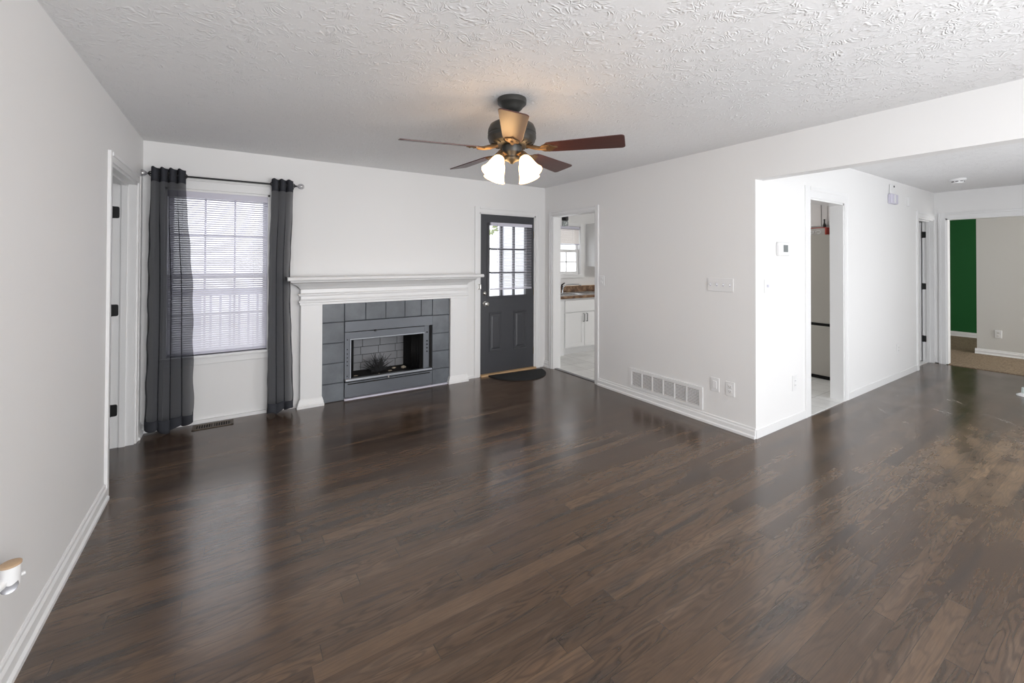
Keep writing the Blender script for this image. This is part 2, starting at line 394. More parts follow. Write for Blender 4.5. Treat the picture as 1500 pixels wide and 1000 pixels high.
# ---- casings and jambs
def casing(axis, plane, a0, a1, ztop, side, w=.062, t=.016, legs=(1, 1), extra=0):
    """casing around an opening a0..a1 in a wall at `plane` (room side = side); axis is the wall direction; a stepped profile"""
    b = B(); q = side*t
    prof = [(0, 0), (0, .72), (.62, .72), (.68, 1.), (.97, 1.), (1, .9), (1, 0)]     # from the opening outwards, share of w / t
    def P(u, k): return (u, plane+q*k) if axis == 'x' else (plane+q*k, u)
    if legs[0]: b.prism([P(a0-w*f, k) for f, k in prof], 'z', 0, ztop+w)
    if legs[1]: b.prism([P(a1+w*f, k) for f, k in prof], 'z', 0, ztop+w)
    if axis == 'x': b.prism([(plane+q*k, ztop+w*f) for f, k in prof], 'x', a0, a1)
    else: b.prism([(plane+q*k, ztop+w*f) for f, k in prof], 'y', a0, a1)
    return b
def jamb(axis, p0, p1, a0, a1, ztop, stop=True, t=.018):
    b = B(); q0, q1 = min(p0, p1), max(p0, p1); mid = (q0+q1)/2
    def bb(u0, u1, v0, v1, z0, z1):
        if axis == 'x': b.box(u0, u1, v0, v1, z0, z1)
        else: b.box(v0, v1, u0, u1, z0, z1)
    bb(a0, a0+t, q0, q1, 0, ztop); bb(a1-t, a1, q0, q1, 0, ztop); bb(a0, a1, q0, q1, ztop-t, ztop)
    if stop:
        bb(a0+t, a0+t+.011, mid-.018, mid+.018, 0, ztop-t); bb(a1-t-.011, a1-t, mid-.018, mid+.018, 0, ztop-t); bb(a0+t, a1-t, mid-.018, mid+.018, ztop-t-.011, ztop-t)
    return b
n = 0
def trim(b, label=None, m=TRIM, bevel=0):
    global n; n += 1
    return struct(b.build('trim_%d' % n, m, origin=(0, 0, 0), bevel=bevel), label, 'trim' if label else None)
trim(casing('y', XL, LD0, LD1, 2.045, 1), 'white casing of the left doorway')
lj = trim(jamb('y', XL-LT, XL, LD0, LD1, 2.045), 'white door jamb of the left doorway with three black hinges')
trim(casing('y', XR, KD0, KD1, 2.05, -1, .052), 'white casing around the kitchen doorway')
trim(jamb('y', XR, XR+RT, KD0, KD1, 2.05, False))
trim(casing('y', XR+RT, KD0, KD1, 2.05, 1, .052))
trim(casing('x', YS, SD0, SD1, 2.05, -1, .105, .010), 'wide flat casing around the narrow hall doorway')
trim(jamb('x', YS, YS+ST, SD0, SD1, 2.05, False))
trim(casing('x', YS, HD0, HD1, 2.05, -1, .075, legs=(1, 0)), 'white casing of the hall end door')
ej = trim(jamb('x', YS, YS+ST, HD0, HD1, 2.05), 'white jamb of the hall end door with three black hinges')
trim(casing('y', XE, EO0, EO1, 2.06, -1, .075), 'white casing around the opening to the carpeted room')
trim(jamb('y', XE, XE+.12, EO0, EO1, 2.06, False))
trim(casing('x', F, DX0, DX1, DZ, -1, .068), 'white casing around the charcoal front door')
trim(jamb('x', F, F+.14, DX0, DX1, DZ, False))
trim(bx(SD0, SD1, YS-.005, YS+.066, 0, .008), 'pale threshold strip in the narrow hall doorway', KTILE)
trim(bx(KD0*0+XR+.03, XR+.075, KD0+.018, KD1-.018, 0, .007), 'grey metal strip between wood floor and kitchen tile', mat('grey_strip', (.25, .25, .26), .4, .5))
trim(bx(DX0+.02, DX1-.0, F-.03, F+.12, 0, .020), 'bare tan wood threshold under the charcoal front door', WOODRAW)

def hinge(parent, c, axis):
    """black butt hinge leaf with rounded corners lying on a jamb face; axis 'y' -> leaf faces -y, 'x' -> leaf faces -x"""
    cx, cy, cz = c; b = B()
    hw, hh, r = .019, .045, .012
    poly = [(-hw, -hh), (hw-r, -hh), (hw-.003, -hh+.003), (hw, -hh+r), (hw, hh-r), (hw-.003, hh-.003), (hw-r, hh), (-hw, hh)]
    if axis == 'y':
        b.prism([(cx+p[0], cz+p[1]) for p in poly], 'y', cy-.003, cy); b.lathe([(.0065, -.046), (.0065, .046)], (cx-hw-.004, cy-.004, cz), seg=12)
    else:
        b.prism([(cy+.0-p[0], cz+p[1]) for p in poly], 'x', cx-.003, cx); b.lathe([(.0065, -.046), (.0065, .046)], (cx-.004, cy+hw+.004, cz), seg=12)
    return b.build('hinge', BLACK, parent)
for z_ in (1.805, 1.053, .287): hinge(lj, (XL-LT+.022, LD1-.018, z_), 'y')
for z_ in (1.841, 1.092, .333): hinge(ej, (HD1-.018, YS+ST-.022, z_), 'x')

# opened interior doors (swung into the rooms beyond)
def slab(name, x0, x1, y0, y1, z1):
    return bx(x0, x1, y0, y1, .012, z1).build(name, CAB, origin=(0, 0, 0), bevel=.003)
d2 = struct(slab('door_2', XL-LT-.80, XL-LT-.012, LD1-.056, LD1-.021, 2.02), 'white interior door swung open into the side room at left', 'door')
B().lathe([(.012, 0), (.012, .03), (.026, .04), (.026, .06), (.01, .068)], (XL-LT-.74, LD1-.056, .93), (0, -1, 0), 20).build('knob', CHROME, d2, smooth=True)
d3 = struct(slab('door_3', HD1-.056, HD1-.021, YS+ST+.012, YS+ST+.68, 2.02), 'white interior door swung open beyond the hall end', 'door')
B().lathe([(.012, 0), (.012, .03), (.026, .04), (.026, .06), (.01, .068)], (HD1-.056, YS+ST+.62, .93), (-1, 0, 0), 20).build('knob', CHROME, d3, smooth=True)
struct(B().box(XE-.9, XE-.88, YS+ST, 3.4, 0, H).box(XE-.9, XE+.12, 3.3, 3.4, 0, H).box(XE+.0, XE+.12, YS+ST, 3.4, 0, H).build('wall_closet', WALL, origin=(0, 0, 0)))

# ------------------------------------------------------------------ window 1
w1 = B()
cw = .062
w1.box(WX0-cw, WX0, F-.016, F, .03, WZ1+.075).box(WX1, WX1+.016, F-.012, F, .03, WZ1+.075)
w1.box(WX0, WX1, F-.016, F, WZ1, WZ1+.075).box(WX0-cw, WX1+.016, F-.022, F, WZ1+.075, WZ1+.09)
win = struct(w1.build('window_1', TRIM, origin=(0, 0, 0), bevel=.003), 'white double-hung window with blind between charcoal curtains', 'window')
B().box(WX0, WX0+.018, F, F+.14, WZ0, WZ1).box(WX1-.018, WX1, F, F+.14, WZ0, WZ1).box(WX0, WX1, F, F+.14, WZ1-.018, WZ1).box(WX0, WX1, F, F+.14, WZ0-.02, WZ0).build('window_frame', TRIM, win)
B().box(WX0-.02, WX1+.012, F-.045, F+.02, WZ0-.022, WZ0).box(WX0, WX1, F-.004, F+.012, WZ0-.085, WZ0-.022).build('window_sill', TRIM, win, bevel=.004)
def sash(x0, x1, z0, z1, y, nx, nz, m, fw=.036, mw=.016, th=.03):
    b = B().box(x0, x0+fw, y, y+th, z0, z1).box(x1-fw, x1, y, y+th, z0, z1).box(x0+fw, x1-fw, y, y+th, z0, z0+fw).box(x0+fw, x1-fw, y, y+th, z1-fw, z1)
    for i in range(1, nx): c = x0+fw+(x1-x0-2*fw)*i/nx; b.box(c-mw/2, c+mw/2, y+.004, y+th-.004, z0+fw, z1-fw)
    for i in range(1, nz): c = z0+fw+(z1-z0-2*fw)*i/nz; b.box(x0+fw, x1-fw, y+.004, y+th-.004, c-mw/2, c+mw/2)
    return b
us = sash(WX0+.018, WX1-.018, 1.275, WZ1-.018, F+.095, 3, 2, TRIM).build('upper_sash', LAV, win)
bx(WX0+.05, WX1-.05, F+.108, F+.112, 1.30, WZ1-.05).build('pane', GLASS, us)
ls = sash(WX0+.018, WX1-.018, WZ0, 1.315, F+.062, 3, 2, TRIM).build('lower_sash', LAV, win)
bx(WX0+.05, WX1-.05, F+.075, F+.079, WZ0+.03, 1.29).build('pane', GLASS, ls)
# blind in window 1
def blind(name, x0, x1, z0, z1, y, pitch, width, tilt, label, cords, wand=None, slat_m=SLAT, head=.045, hd=.035):
    t = thing(name, ((x0+x1)/2, y, z0), label, 'blind')
    bx(x0, x1, y-hd/2, y+hd/2, z1-head, z1).build('headrail', LAV, t, bevel=.003)
    b = B(); c = math.cos(R(tilt))*width/2; s = math.sin(R(tilt))*width/2; zz = z0+.03
    while zz < z1-head-.004:
        k = .0016
        p = [(y-c, zz-s), (y, zz+k), (y+c, zz+s), (y+c, zz+s+.0008), (y, zz+k+.0008), (y-c, zz-s+.0008)]
        b.prism(p, 'x', x0+.003, x1-.003); zz += pitch
    b.build('slats', slat_m, t)
    bx(x0, x1, y-.011, y+.011, z0, z0+.018).build('bottom_rail', LAV, t, bevel=.003)
    for cx in cords:
        B().tube([(cx, y-width/2-.001, z0+.01), (cx, y-width/2-.001, z1-head)], .0011, 6).build('cord', SLAT, t)
    if wand:
        B().tube([(wand[0], y-hd/2-.006, wand[1]), (wand[0], y-hd/2-.006, z1-head*.5)], .004, 8).build('wand', LAV, t)
    return t
bl1 = blind('mini_blind', WX0+.022, WX1-.022, WZ0+.004, WZ1-.022, F+.028, .0195, .025, 36, 'white mini blind lowered over the window between the charcoal curtains', (WX0+.12, WX1-.13))
# valance strip under window head
bx(WX0+.018, WX1-.018, F+.002, F+.010, WZ1-.075, WZ1-.018).build('valance', LAV, bl1, bevel=.002)

# curtain rod and curtains
RY, RZ = F-.10, 2.152
rod = thing('curtain_rod', (-.06, RY, RZ), 'thin dark curtain rod with clear ball finials above the window', 'curtain rod')
B().tube([(-.60, RY, RZ), (.50, RY, RZ)], .008, 12).build('pole', BLACK, rod, smooth=True)
for sx, xe in ((-1, -.60), (1, .50)):
    B().lathe([(.006, 0), (.012, .008), (.022, .018), (.028, .034), (.026, .05), (.016, .062), (.004, .066)], (xe, RY, RZ), (sx, 0, 0), 20).build('finial', ACRYL, rod, smooth=True)
    B().tube([(xe-sx*.035, RY, RZ-.008), (xe-sx*.035, F-.02, RZ-.012), (xe-sx*.035, F, RZ-.012)], .006, 8).lathe([(.02, 0), (.02, .006)], (xe-sx*.035, F-.006, RZ-.012), (0, 1, 0), 16).build('bracket', BLACK, rod)

def curtain(xs, label, folds, seed, amp=.046, lift=0):
    """xs: (z, x0, x1) stations from the floor up"""
    rng = random.Random(seed); ph = rng.random()*6
    def edge(z):
        for (za, a0, a1), (zb, b0, b1) in zip(xs, xs[1:]):
            if z <= zb or (zb, b0, b1) == xs[-1]:
                f = min(1, max(0, (z-za)/(zb-za))); f = f*f*(3-2*f)
                return a0+(b0-a0)*f, a1+(b1-a1)*f
    t = thing('curtain', ((xs[0][1]+xs[0][2])/2, RY, xs[0][0]), label, 'curtain', 'sheer charcoal curtains on the window rod')
    def pt(u, z):
        a, b = edge(z); top = max(0, min(1, (z-1.5)/.7))
        wob = (1-top)
        uu = u + wob*.030*math.sin(2*math.pi*u*1.5+ph+z*.8) * (u*(1-u)*4)
        th = 2*math.pi*folds*uu
        A = amp*(1+.25*wob*math.sin(5*u+ph))
        lobe = .62-1.62*abs(math.sin(th/2))**.6
        y = RY + A*(lobe*(1-.35*wob)+.35*wob*math.sin(th+1.)) + wob*.008*math.sin(9*u+z*2.3+ph)
        x = a+(b-a)*uu - (b-a)/folds*.25*math.sin(th)*min(1, wob*1.5)
        x += wob*.004*math.sin(z*19+seed) * (1 if u > .95 or u < .05 else 0)
        return (x, y, z)
    z0, ztop = xs[0][0], xs[-1][0]
    def dz(u): return .022*math.sin(u*7+ph)+.018*math.sin(u*17+seed)
    B().grid(lambda u, v: pt(u, z0+.085+dz(u)*.3+(2.09-z0-.085-dz(u)*.3)*v), 110, 44).build('panel', VOILE, t, smooth=True)
    B().grid(lambda u, v: pt(u, 2.09+(ztop-2.09)*v+.006*v*math.sin(u*folds*6.3)), 110, 4).build('heading', VOILE2, t, smooth=True, solid=.003)
    B().grid(lambda u, v: pt(u, z0+dz(u)*(1-v*.7)+.085*v), 110, 4).build('hem', VOILE2, t, smooth=True, solid=.003)
    for i in range(int(folds*2)):
        # grommets sit where the cloth crosses the rod, beside each back pinch
        uc = (i//2+(.06 if i % 2 == 0 else .94))/folds
        p = pt(uc, RZ); d = 1 if i % 2 == 0 else -1
        B().rings([[Vector(p)+Vector((math.cos(a)*q[1]*.8, math.cos(a)*q[1]*.6*d+q[0], math.sin(a)*q[1])) for a in [2*math.pi*j/18 for j in range(18)]] for q in ((-.003, .014), (-.003, .022), (.003, .022), (.003, .014), (-.003, .014))], cap=False).build('grommet', CHROME, t, smooth=True)
    return t
curtain([(.035, -.60, -.283), (1.0, -.588, -.295), (2.205, -.583, -.352)], 'sheer charcoal curtain left of the window, beside the left doorway', 4, 3)
curtain([(.025, .272, .478), (1.32, .277, .446), (2.2, .29, .473)], 'sheer charcoal curtain right of the window, beside the fireplace mantel', 3, 11, .04)

# porch outside
struct(bx(-2.0, XR, F+.14, 6.6, -.25, -.10).build('floor_porch', DECK, origin=(0, 0, 0)), 'grey deck boards of the porch outside', 'floor')
rail = thing('porch_railing', (.4, 6.3, -.1), 'white porch railing with balusters seen through the window blind', 'railing')
RW = mat('white_painted_railing', (.55, .55, .66), .6)
bx(-2.0, 1.6, 6.26, 6.34, 1.01, 1.09).build('top_rail', RW, rail)
bx(-2.0, 1.6, 6.27, 6.33, .03, .09).build('bottom_rail', RW, rail)
bx(-.435, -.325, 6.25, 6.36, -.1, 1.09).build('post', RW, rail)
for i in range(-12, 14):
    cx = -.037+i*.097
    if -.47 < cx < -.29: continue
    bx(cx-.012, cx+.012, 6.285, 6.315, .09, 1.01).build('baluster', RW, rail)
def tree(loc, h, rad, label, seed):
    rng = random.Random(seed); t = thing('leafy_tree', loc, label, 'tree')
    B().tube([(loc[0], loc[1], loc[2]), (loc[0]+.1, loc[1], loc[2]+h*.4), (loc[0], loc[1], loc[2]+h*.8)], [.14, .1, .04], 10).build('trunk', BARK, t)
    b = B()
    for i in range(700):
        d = Vector((rng.gauss(0, 1), rng.gauss(0, 1), rng.gauss(0, 1))).normalized()*rad*rng.random()**.4
        c = Vector((loc[0], loc[1], loc[2]+h*.72))+Vector((d.x, d.y, d.z*1.15))
        a = Vector((rng.gauss(0, 1), rng.gauss(0, 1), rng.gauss(0, 1))).normalized(); e = a.orthogonal().normalized(); s = .09+.08*rng.random()
        vs = [b.bm.verts.new(c+q) for q in (a*s, e*s*.5, -a*s, -e*s*.5)]; b.bm.faces.new(vs)
    b.build('foliage', LEAF, t)
tree((6.5, 11.6, -.6), 6.0, 1.3, 'leafy green tree outside, seen through the top left pane of the front door', 5)

# ------------------------------------------------------------------ fireplace
mt = thing('fireplace_mantel', (1.447, F, 0), 'white painted fireplace mantel with crown moulding and deep shelf', 'mantel')
SH0, SH1 = .42, 2.515
B().prism([(F, 1.243), (F-.185, 1.243), (F-.197, 1.25), (F-.2, 1.262), (F-.197, 1.274), (F-.185, 1.281), (F, 1.281)], 'x', SH0, SH1).build('shelf', TRIM, mt, bevel=.002)
def moulding(prof, x0, x1, cap_ret=True):
    """profile (out, z) swept along x with mitred returns to the wall at both ends"""
    b = B(); rs = []
    n_ = len(prof)
    pts = []
    for (x, sx) in ((x0, -1), (x1, 1)):
        pts.append((x, sx))
    G = F-.008; rA = [(x0-o, G, z) for o, z in prof]; rB = [(x0-o, F-BD-o, z) for o, z in prof]; rC = [(x1+o, F-BD-o, z) for o, z in prof]; rD = [(x1+o, G, z) for o, z in prof]
    vs = [[b.bm.verts.new(p) for p in r] for r in (rA, rB, rC, rD)]
    for a, c in zip(vs, vs[1:]):
        for i in range(n_-1): b.bm.faces.new((a[i], a[i+1], c[i+1], c[i]))
    b.bm.faces.new([r[-1] for r in vs]); b.bm.faces.new([r[0] for r in vs][::-1])
    b.bm.faces.new(vs[0]); b.bm.faces.new(vs[3][::-1]) if False else None
    return b
BD = .06
moulding([(0, 1.155), (.006, 1.158), (.012, 1.168), (.02, 1.178), (.036, 1.19), (.058, 1.203), (.076, 1.213), (.088, 1.226), (.096, 1.228), (.1, 1.243)], .548, 2.352).build('crown_moulding', TRIM, mt, smooth=True)
B().box(.548, 2.352, F-BD, F-.008, 1.0, 1.156).build('frieze', TRIM, mt)
moulding([(0, 1.088), (.012, 1.090), (.018, 1.098), (.018, 1.106), (.012, 1.114), (0, 1.118)], .548, 2.352).build('bead_moulding', TRIM, mt, smooth=True)
moulding([(0, 1.0), (.010, 1.001), (.010, 1.022), (.018, 1.028), (.018, 1.04), (.006, 1.05), (0, 1.062)], .548, 2.352).build('architrave', TRIM, mt, smooth=True)
for (a, b_) in ((.548, .745), (2.14, 2.352)):
    p = bx(a, b_, F-BD, F-.008, 0, 1.0).build('pilaster', TRIM, mt, bevel=.003)
    BDs = BD
    q = B()
    prof = [(.03, 0), (.03, .022), (.022, .03), (.02, .045), (.008, .075), (0, .085)]
    rs = []
    for o, z in prof: rs.append([(a-o, F-.008, z), (a-o, F-BD-o, z), (b_+o*.6, F-BD-o, z), (b_+o*.6, F-.008, z)])
    q.rings(rs).build('plinth', TRIM, p)
# tile surround: bevelled tiles over grout
ts = B()
TY = F-.032
ts.box(FX0, .962, TY+.006, F, 0, FZ1).box(1.923, FX1, TY+.006, F, 0, FZ1).box(.96, 1.925, TY+.006, F, .81, FZ1)
sur = tag(ts.build('tile_surround', GROUT, origin=(1.447, F, 0)), 'slate blue painted square tile surround framing the firebox', 'tile surround')
tl = B(); g = .0022
def addtile(x0, x1, z0, z1):
    e = .004
    tl.rings([[(x0+g, TY+.006, z0+g), (x1-g, TY+.006, z0+g), (x1-g, TY+.006, z1-g), (x0+g, TY+.006, z1-g)],
              [(x0+g, TY+.003, z0+g), (x1-g, TY+.003, z0+g), (x1-g, TY+.003, z1-g), (x0+g, TY+.003, z1-g)],
              [(x0+g+e, TY, z0+g+e), (x1-g-e, TY, z0+g+e), (x1-g-e, TY, z1-g-e), (x0+g+e, TY, z1-g-e)]])
zs = [0, .187, .392, .597, .808, FZ1]
for a, b_ in ((FX0, .96), (1.925, FX1)):
    for z0_, z1_ in zip(zs, zs[1:]): addtile(a, b_, z0_, z1_)
xs_ = [.96, 1.173, 1.386, 1.599, 1.79, 1.925]
for a, b_ in zip(xs_, xs_[1:]): addtile(a, b_, .812, FZ1)
tl.build('tiles', TILE, sur)
# insert
fi = thing('fireplace_insert', (1.443, F, 0), 'grey steel gas fireplace insert with black open firebox', 'fireplace')
IY = F-.045
IX0, IX1 = .963, 1.922
B().box(IX0, IX1, IY, F, .703, .808).build('hood_panel', FBOX, fi)
B().box(.945, 1.01, F+.002, F+.012, .0, .84).box(1.826, 1.94, F+.055, F+.065, .0, .84).box(.945, 1.94, F+.002, F+.012, .664, .84).box(.945, 1.94, F+.002, F+.012, .0, .186).build('light_block_plates', HOLE, fi)  # added black plates behind the insert, stop light leaking through its gaps
OX0, OX1, OZ0, OZ1 = 1.025, 1.813, .222, .615
fr = B().box(IX0, OX0-.012, IY+.006, F, .195, .697).box(OX0-.012, OX1+.012, IY+.003, F, OZ1+.004, .694).box(OX1, OX1+.022, IY+.003, F, .205, OZ1+.02)
fr.build('face_frame', FBOX, fi)
B().box(OX0-.012, OX0, IY-.002, F, .21, OZ1+.006).box(OX0-.012, OX1+.012, IY-.002, IY+.01, OZ1, OZ1+.012).build('opening_trim', FBAR, fi, bevel=.002)
# right slotted channel
ch = B().box(1.838, 1.895, F-.012, F, .195, .697).build('side_channel', FBOX, fi)
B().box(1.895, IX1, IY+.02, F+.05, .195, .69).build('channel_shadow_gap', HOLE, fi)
for z_ in (.245, .355, .395, .435, .475, .52, .62): B().lathe([(.006, 0), (.006, .002)], (.988, IY+.005, z_), (0, -1, 0), 12).build('vent_hole', HOLE, fi)
for z_ in (.40, .44, .48, .52, .62): B().lathe([(.009, 0), (.009, .002)], (1.868, F-.0125, z_), (0, -1, 0), 12).build('vent_hole', HOLE, fi)
B().box(IX0, IX1-.01, IY-.022, IY+.03, .192, .218).build('hearth_bar', FBAR, fi, bevel=.006)
B().box(IX0, IX1, IY+.004, F, .024, .178).build('bottom_panel', FBOX, fi, bevel=.003)
B().box(IX0+.03, IX1-.03, IY+.001, IY+.006, .155, .165).build('slot', HOLE, fi)
B().box(IX0, IX1, IY+.012, F, .178, .193).build('recess', HOLE, fi)
B().prism([(F, 0), (IY-.010, 0), (IY-.008, .006), (IY+.002, .013), (F, .014)], 'x', .96, FX1).build('floor_strip', LAV, fi)
B().lathe([(.012, 0), (.012, .006), (.008, .010)], (1.27, IY, .695), (0, -1, 0), 16).build('latch_stud', BLACK, fi, smooth=True)
B().box(1.40, 1.416, IY-.03, IY-.018, .178, .205).build('catch', CHROME, fi, bevel=.002)
# firebox
DBK = F+.37
fb = B()
def quad(*p): fb.bm.faces.new([fb.bm.verts.new(q) for q in p])
bx0, bx1, bz0, bz1 = 1.14, 1.72, .19, .545
for (p0, p1, q0, q1) in (((OX0, .2), (OX0, .66), (bx0, .2), (bx0, .58)),):
    pass
t_ = .012
fb.box(OX0-.02, OX1+.02, F-.01, DBK+.06, .17, .19)       # floor
fb.box(OX0-.02, OX1+.02, F, DBK+.06, .66, .68)           # roof
fb.box(OX0-.04, OX1+.04, DBK+.02, DBK+.06, .17, .68)     # back shell
fb.prism([(OX0-.02, F-.03), (OX0, F-.03), (bx0, DBK+.03), (bx0-.03, DBK+.03)], 'z', .17, .68)
fb.prism([(OX1, F-.03), (OX1+.02, F-.03), (bx1+.03, DBK+.03), (bx1, DBK+.03)], 'z', .17, .68)
fb.build('firebox', SOOT, fi)
# brick back panel: modelled courses
bp = B(); rh = .088; bw = .20
bp.box(bx0-.0, bx1, DBK, DBK+.018, .19, bz1)
bk = bp.build('back_panel', mat('dark_mortar', (.05, .05, .052), .9), fi)
bb_ = B()
row = 0; z_ = .19
while z_ < bz1-.01:
    x_ = bx0-(bw*.5 if row % 2 else .12)
    while x_ < bx1:
        a, c = max(bx0, x_)+.003, min(bx1, x_+bw)-.003
        if c-a > .01: bb_.box(a, c, DBK-.006, DBK+.002, z_+.003, min(z_+rh, bz1)-.003)
        x_ += bw
    z_ += rh; row += 1
bb_.build('firebrick', FBRICK, bk)
# mesh curtains bunched at the sides
for (a, c) in ((OX0+.002, OX0+.03), (1.70, OX1-.004)):
    nf = 2 if c-a < .05 else 6
    B().grid(lambda u, v: (a+(c-a)*u, F+.035+.008*math.sin(u*nf*6.28), .2+(.41)*v), nf*10, 2).build('mesh_curtain', MESHC, fi, smooth=True, solid=.002)
# charred log with twigs, lying ash chunks
lg = thing('charred_branch', (1.36, F+.17, .19), 'charred black twiggy branch standing in the firebox', 'branch')
b = B(); rg = random.Random(4)
for i in range(80):
    a = rg.uniform(0, 6.28); l = rg.uniform(.10, .235); e = rg.uniform(.35, 1.35)
    p0 = Vector((1.36, F+.17, .19)); d = Vector((math.cos(a)*math.cos(e), math.sin(a)*math.cos(e)*.6, math.sin(e)))
    p1 = p0+d*l*.6; p2 = p0+d*l+Vector((rg.uniform(-.03, .03), rg.uniform(-.02, .02), rg.uniform(-.02, .01)))
    b.tube([p0, p1, p2], [.005, .004, .0015], 5)
    p3 = p1+Vector((rg.uniform(-.04, .04), rg.uniform(-.02, .02), rg.uniform(0, .05))); b.tube([p1, p3], [.003, .001], 5)
b.build('twigs', mat('charred_twig_grey', (.03, .03, .032), .85), lg)
B().tube([(1.28, F+.16, .205), (1.36, F+.17, .207), (1.45, F+.18, .205)], [.012, .016, .010], 8).build('stem', SOOT, lg, smooth=True)
def chunk(x, y, sx, sy, sz, label, seed):
    rg = random.Random(seed); bm = B()
    bmesh.ops.create_icosphere(bm.bm, subdivisions=2, radius=1)
    for v in bm.bm.verts:
        f = .75+.35*noise.noise(v.co*1.7+Vector((seed, 0, 0)))
        v.co = Vector((v.co.x*sx*f+x, v.co.y*sy*f+y, max(.19, .19+sz*.7+v.co.z*sz*f)))
    tag(bm.build('ash_chunk', ASH), label, 'ash chunk', 'pale burnt chunks on the firebox floor')
chunk(1.66, F+.19, .038, .025, .022, 'pale burnt chunk at the right end of the firebox floor', 1)
chunk(1.56, F+.23, .03, .02, .016, 'flat pale burnt chunk behind the middle of the firebox floor', 2)
chunk(1.49, F+.15, .035, .02, .008, 'thin pale flake lying just right of the charred branch', 3)
chunk(1.35, F+.085, .012, .01, .008, 'tiny pale crumb in front of the charred branch', 4)
chunk(1.115, F+.13, .028, .012, .007, 'small pale flake at the left end of the firebox floor', 5)

# ------------------------------------------------------------------ front door
DY = F+.018
dx0, dx1, dz0, dz1 = DX0+.018, DX1-.015, .022, DZ-.018
gx0, gx1, gz0, gz1 = 2.70, 3.27, .99, 1.895
dr = B().box(dx0, gx0, DY, DY+.044, dz0, dz1).box(gx1, dx1, DY, DY+.044, dz0, dz1).box(gx0, gx1, DY, DY+.044, dz0, gz0).box(gx0, gx1, DY, DY+.044, gz1, dz1)
door = struct(dr.build('door_1', CHAR, origin=(3.0, DY, 0)), 'charcoal front door with nine glass panes and two panels', 'door')
lf = B(); e = .022
for (a, c, z0_, z1_) in ((gx0-e, gx0+.006, gz0-e, gz1+e), (gx1-.006, gx1+e, gz0-e, gz1+e)): lf.box(a, c, DY-.012, DY, z0_, z1_)
lf.box(gx0, gx1, DY-.012, DY, gz0-e, gz0+.006).box(gx0, gx1, DY-.012, DY, gz1-.006, gz1+e)
for i in (1, 2):
    cx = gx0+(gx1-gx0)*i/3; lf.box(cx-.011, cx+.011, DY-.008, DY+.03, gz0, gz1)
    cz = gz0+(gz1-gz0)*i/3; lf.box(gx0, gx1, DY-.008, DY+.03, cz-.011, cz+.011)
lt = lf.build('glazing_frame', CHAR, door, bevel=.003)
bx(gx0, gx1, DY+.016, DY+.020, gz0, gz1).build('pane', GLASS, lt)
for (a, c) in ((2.705, 2.90), (3.078, 3.29)):
    z0_, z1_ = .29, .785; q = B()
    def rect(i, yy): return [(a+i, yy, z0_+i), (c-i, yy, z0_+i), (c-i, yy, z1_-i), (a+i, yy, z1_-i)]
    q.rings([rect(0, DY), rect(.004, DY-.008), rect(.014, DY-.008), rect(.022, DY-.001), rect(.034, DY-.001), rect(.052, DY-.009)])
    q.build('raised_panel', CHAR, door)
B().lathe([(.031, 0), (.031, .006), (.014, .010), (.012, .03), (.024, .038), (.029, .052), (.026, .064), (.012, .07)], (2.645, DY, .902), (0, -1, 0), 24).build('knob', CHROME, door, smooth=True)
B().lathe([(.027, 0), (.027, .008), (.02, .014), (.012, .02)], (2.643, DY, 1.032), (0, -1, 0), 24).build('deadbolt', CHROME, door, smooth=True)
for z_ in (1.793, 1.035, .234):
    B().box(dx1-.004, dx1+.02, DY-.006, DY+.004, z_-.048, z_+.048).lathe([(.007, -.05), (.007, .05)], (dx1+.006, DY-.009, z_), seg=12).build('hinge', BRASS, door)
ltc = thing('door_guard', (2.538, F-.016, 1.09), 'small metal security latch on the casing left of the front door', 'latch')
bx(2.525, 2.552, F-.024, F-.016, 1.085, 1.155).build('plate', CHROME, ltc, bevel=.002)
B().tube([(2.545, F-.03, 1.09), (2.545, F-.055, 1.095), (2.545, F-.055, 1.145), (2.545, F-.03, 1.15)], .004, 8).build('bar', CHROME, ltc)
blind('mini_blind', 2.698, 3.33, 1.075, 1.925, DY-.042, .0215, .025, 12, 'white mini blind hanging on the charcoal front door', (2.80, 3.24), (2.79, 1.38), head=.042)
# doormat
mp = []
cxm, rx_, ry_ = 3.04, .39, .40
mp = [(cxm+rx_*math.cos(t), 4.615+0*t-ry_*math.sin(t)) for t in [math.pi*i/32 for i in range(33)]]
dm = B().prism([(p[0], p[1]) for p in mp], 'z', 0.0, .010).build('doormat', MAT, origin=(cxm, 4.42, 0), bevel=.003)
dm.rotation_euler = (0, 0, R(-6))
tag(dm, 'black half-round doormat on the wood floor at the front door', 'doormat')
B().tube([(p[0]*.97+cxm*.03, p[1]*.97+4.42*.03, .010) for p in mp], .003, 6).build('border', MAT, dm)
# floor register
rg_ = thing('floor_register', (-.14, 4.555, 0), 'brown metal floor register under the window', 'floor vent')
r0_, r1_, q0, q1 = -.29, .008, 4.49, 4.62
B().box(r0_, r1_, q0, q0+.02, 0, .006).box(r0_, r1_, q1-.02, q1, 0, .006).box(r0_, r0_+.02, q0, q1, 0, .006).box(r1_-.02, r1_, q0, q1, 0, .006).build('frame', REG, rg_, bevel=.002)
lv = B()
for i in range(15):
    x_ = r0_+.026+i*(r1_-r0_-.052)/14; lv.box(x_-.0035, x_+.0035, q0+.02, q1-.02, .001, .005)
lv.box((r0_+r1_)/2-.008, (r0_+r1_)/2+.008, q0+.02, q1-.02, .001, .0055)
lv.build('louvers', REG, rg_)
bx(r0_+.02, r1_-.02, q0+.02, q1-.02, .0003, .001).build('duct_opening', HOLE, rg_)

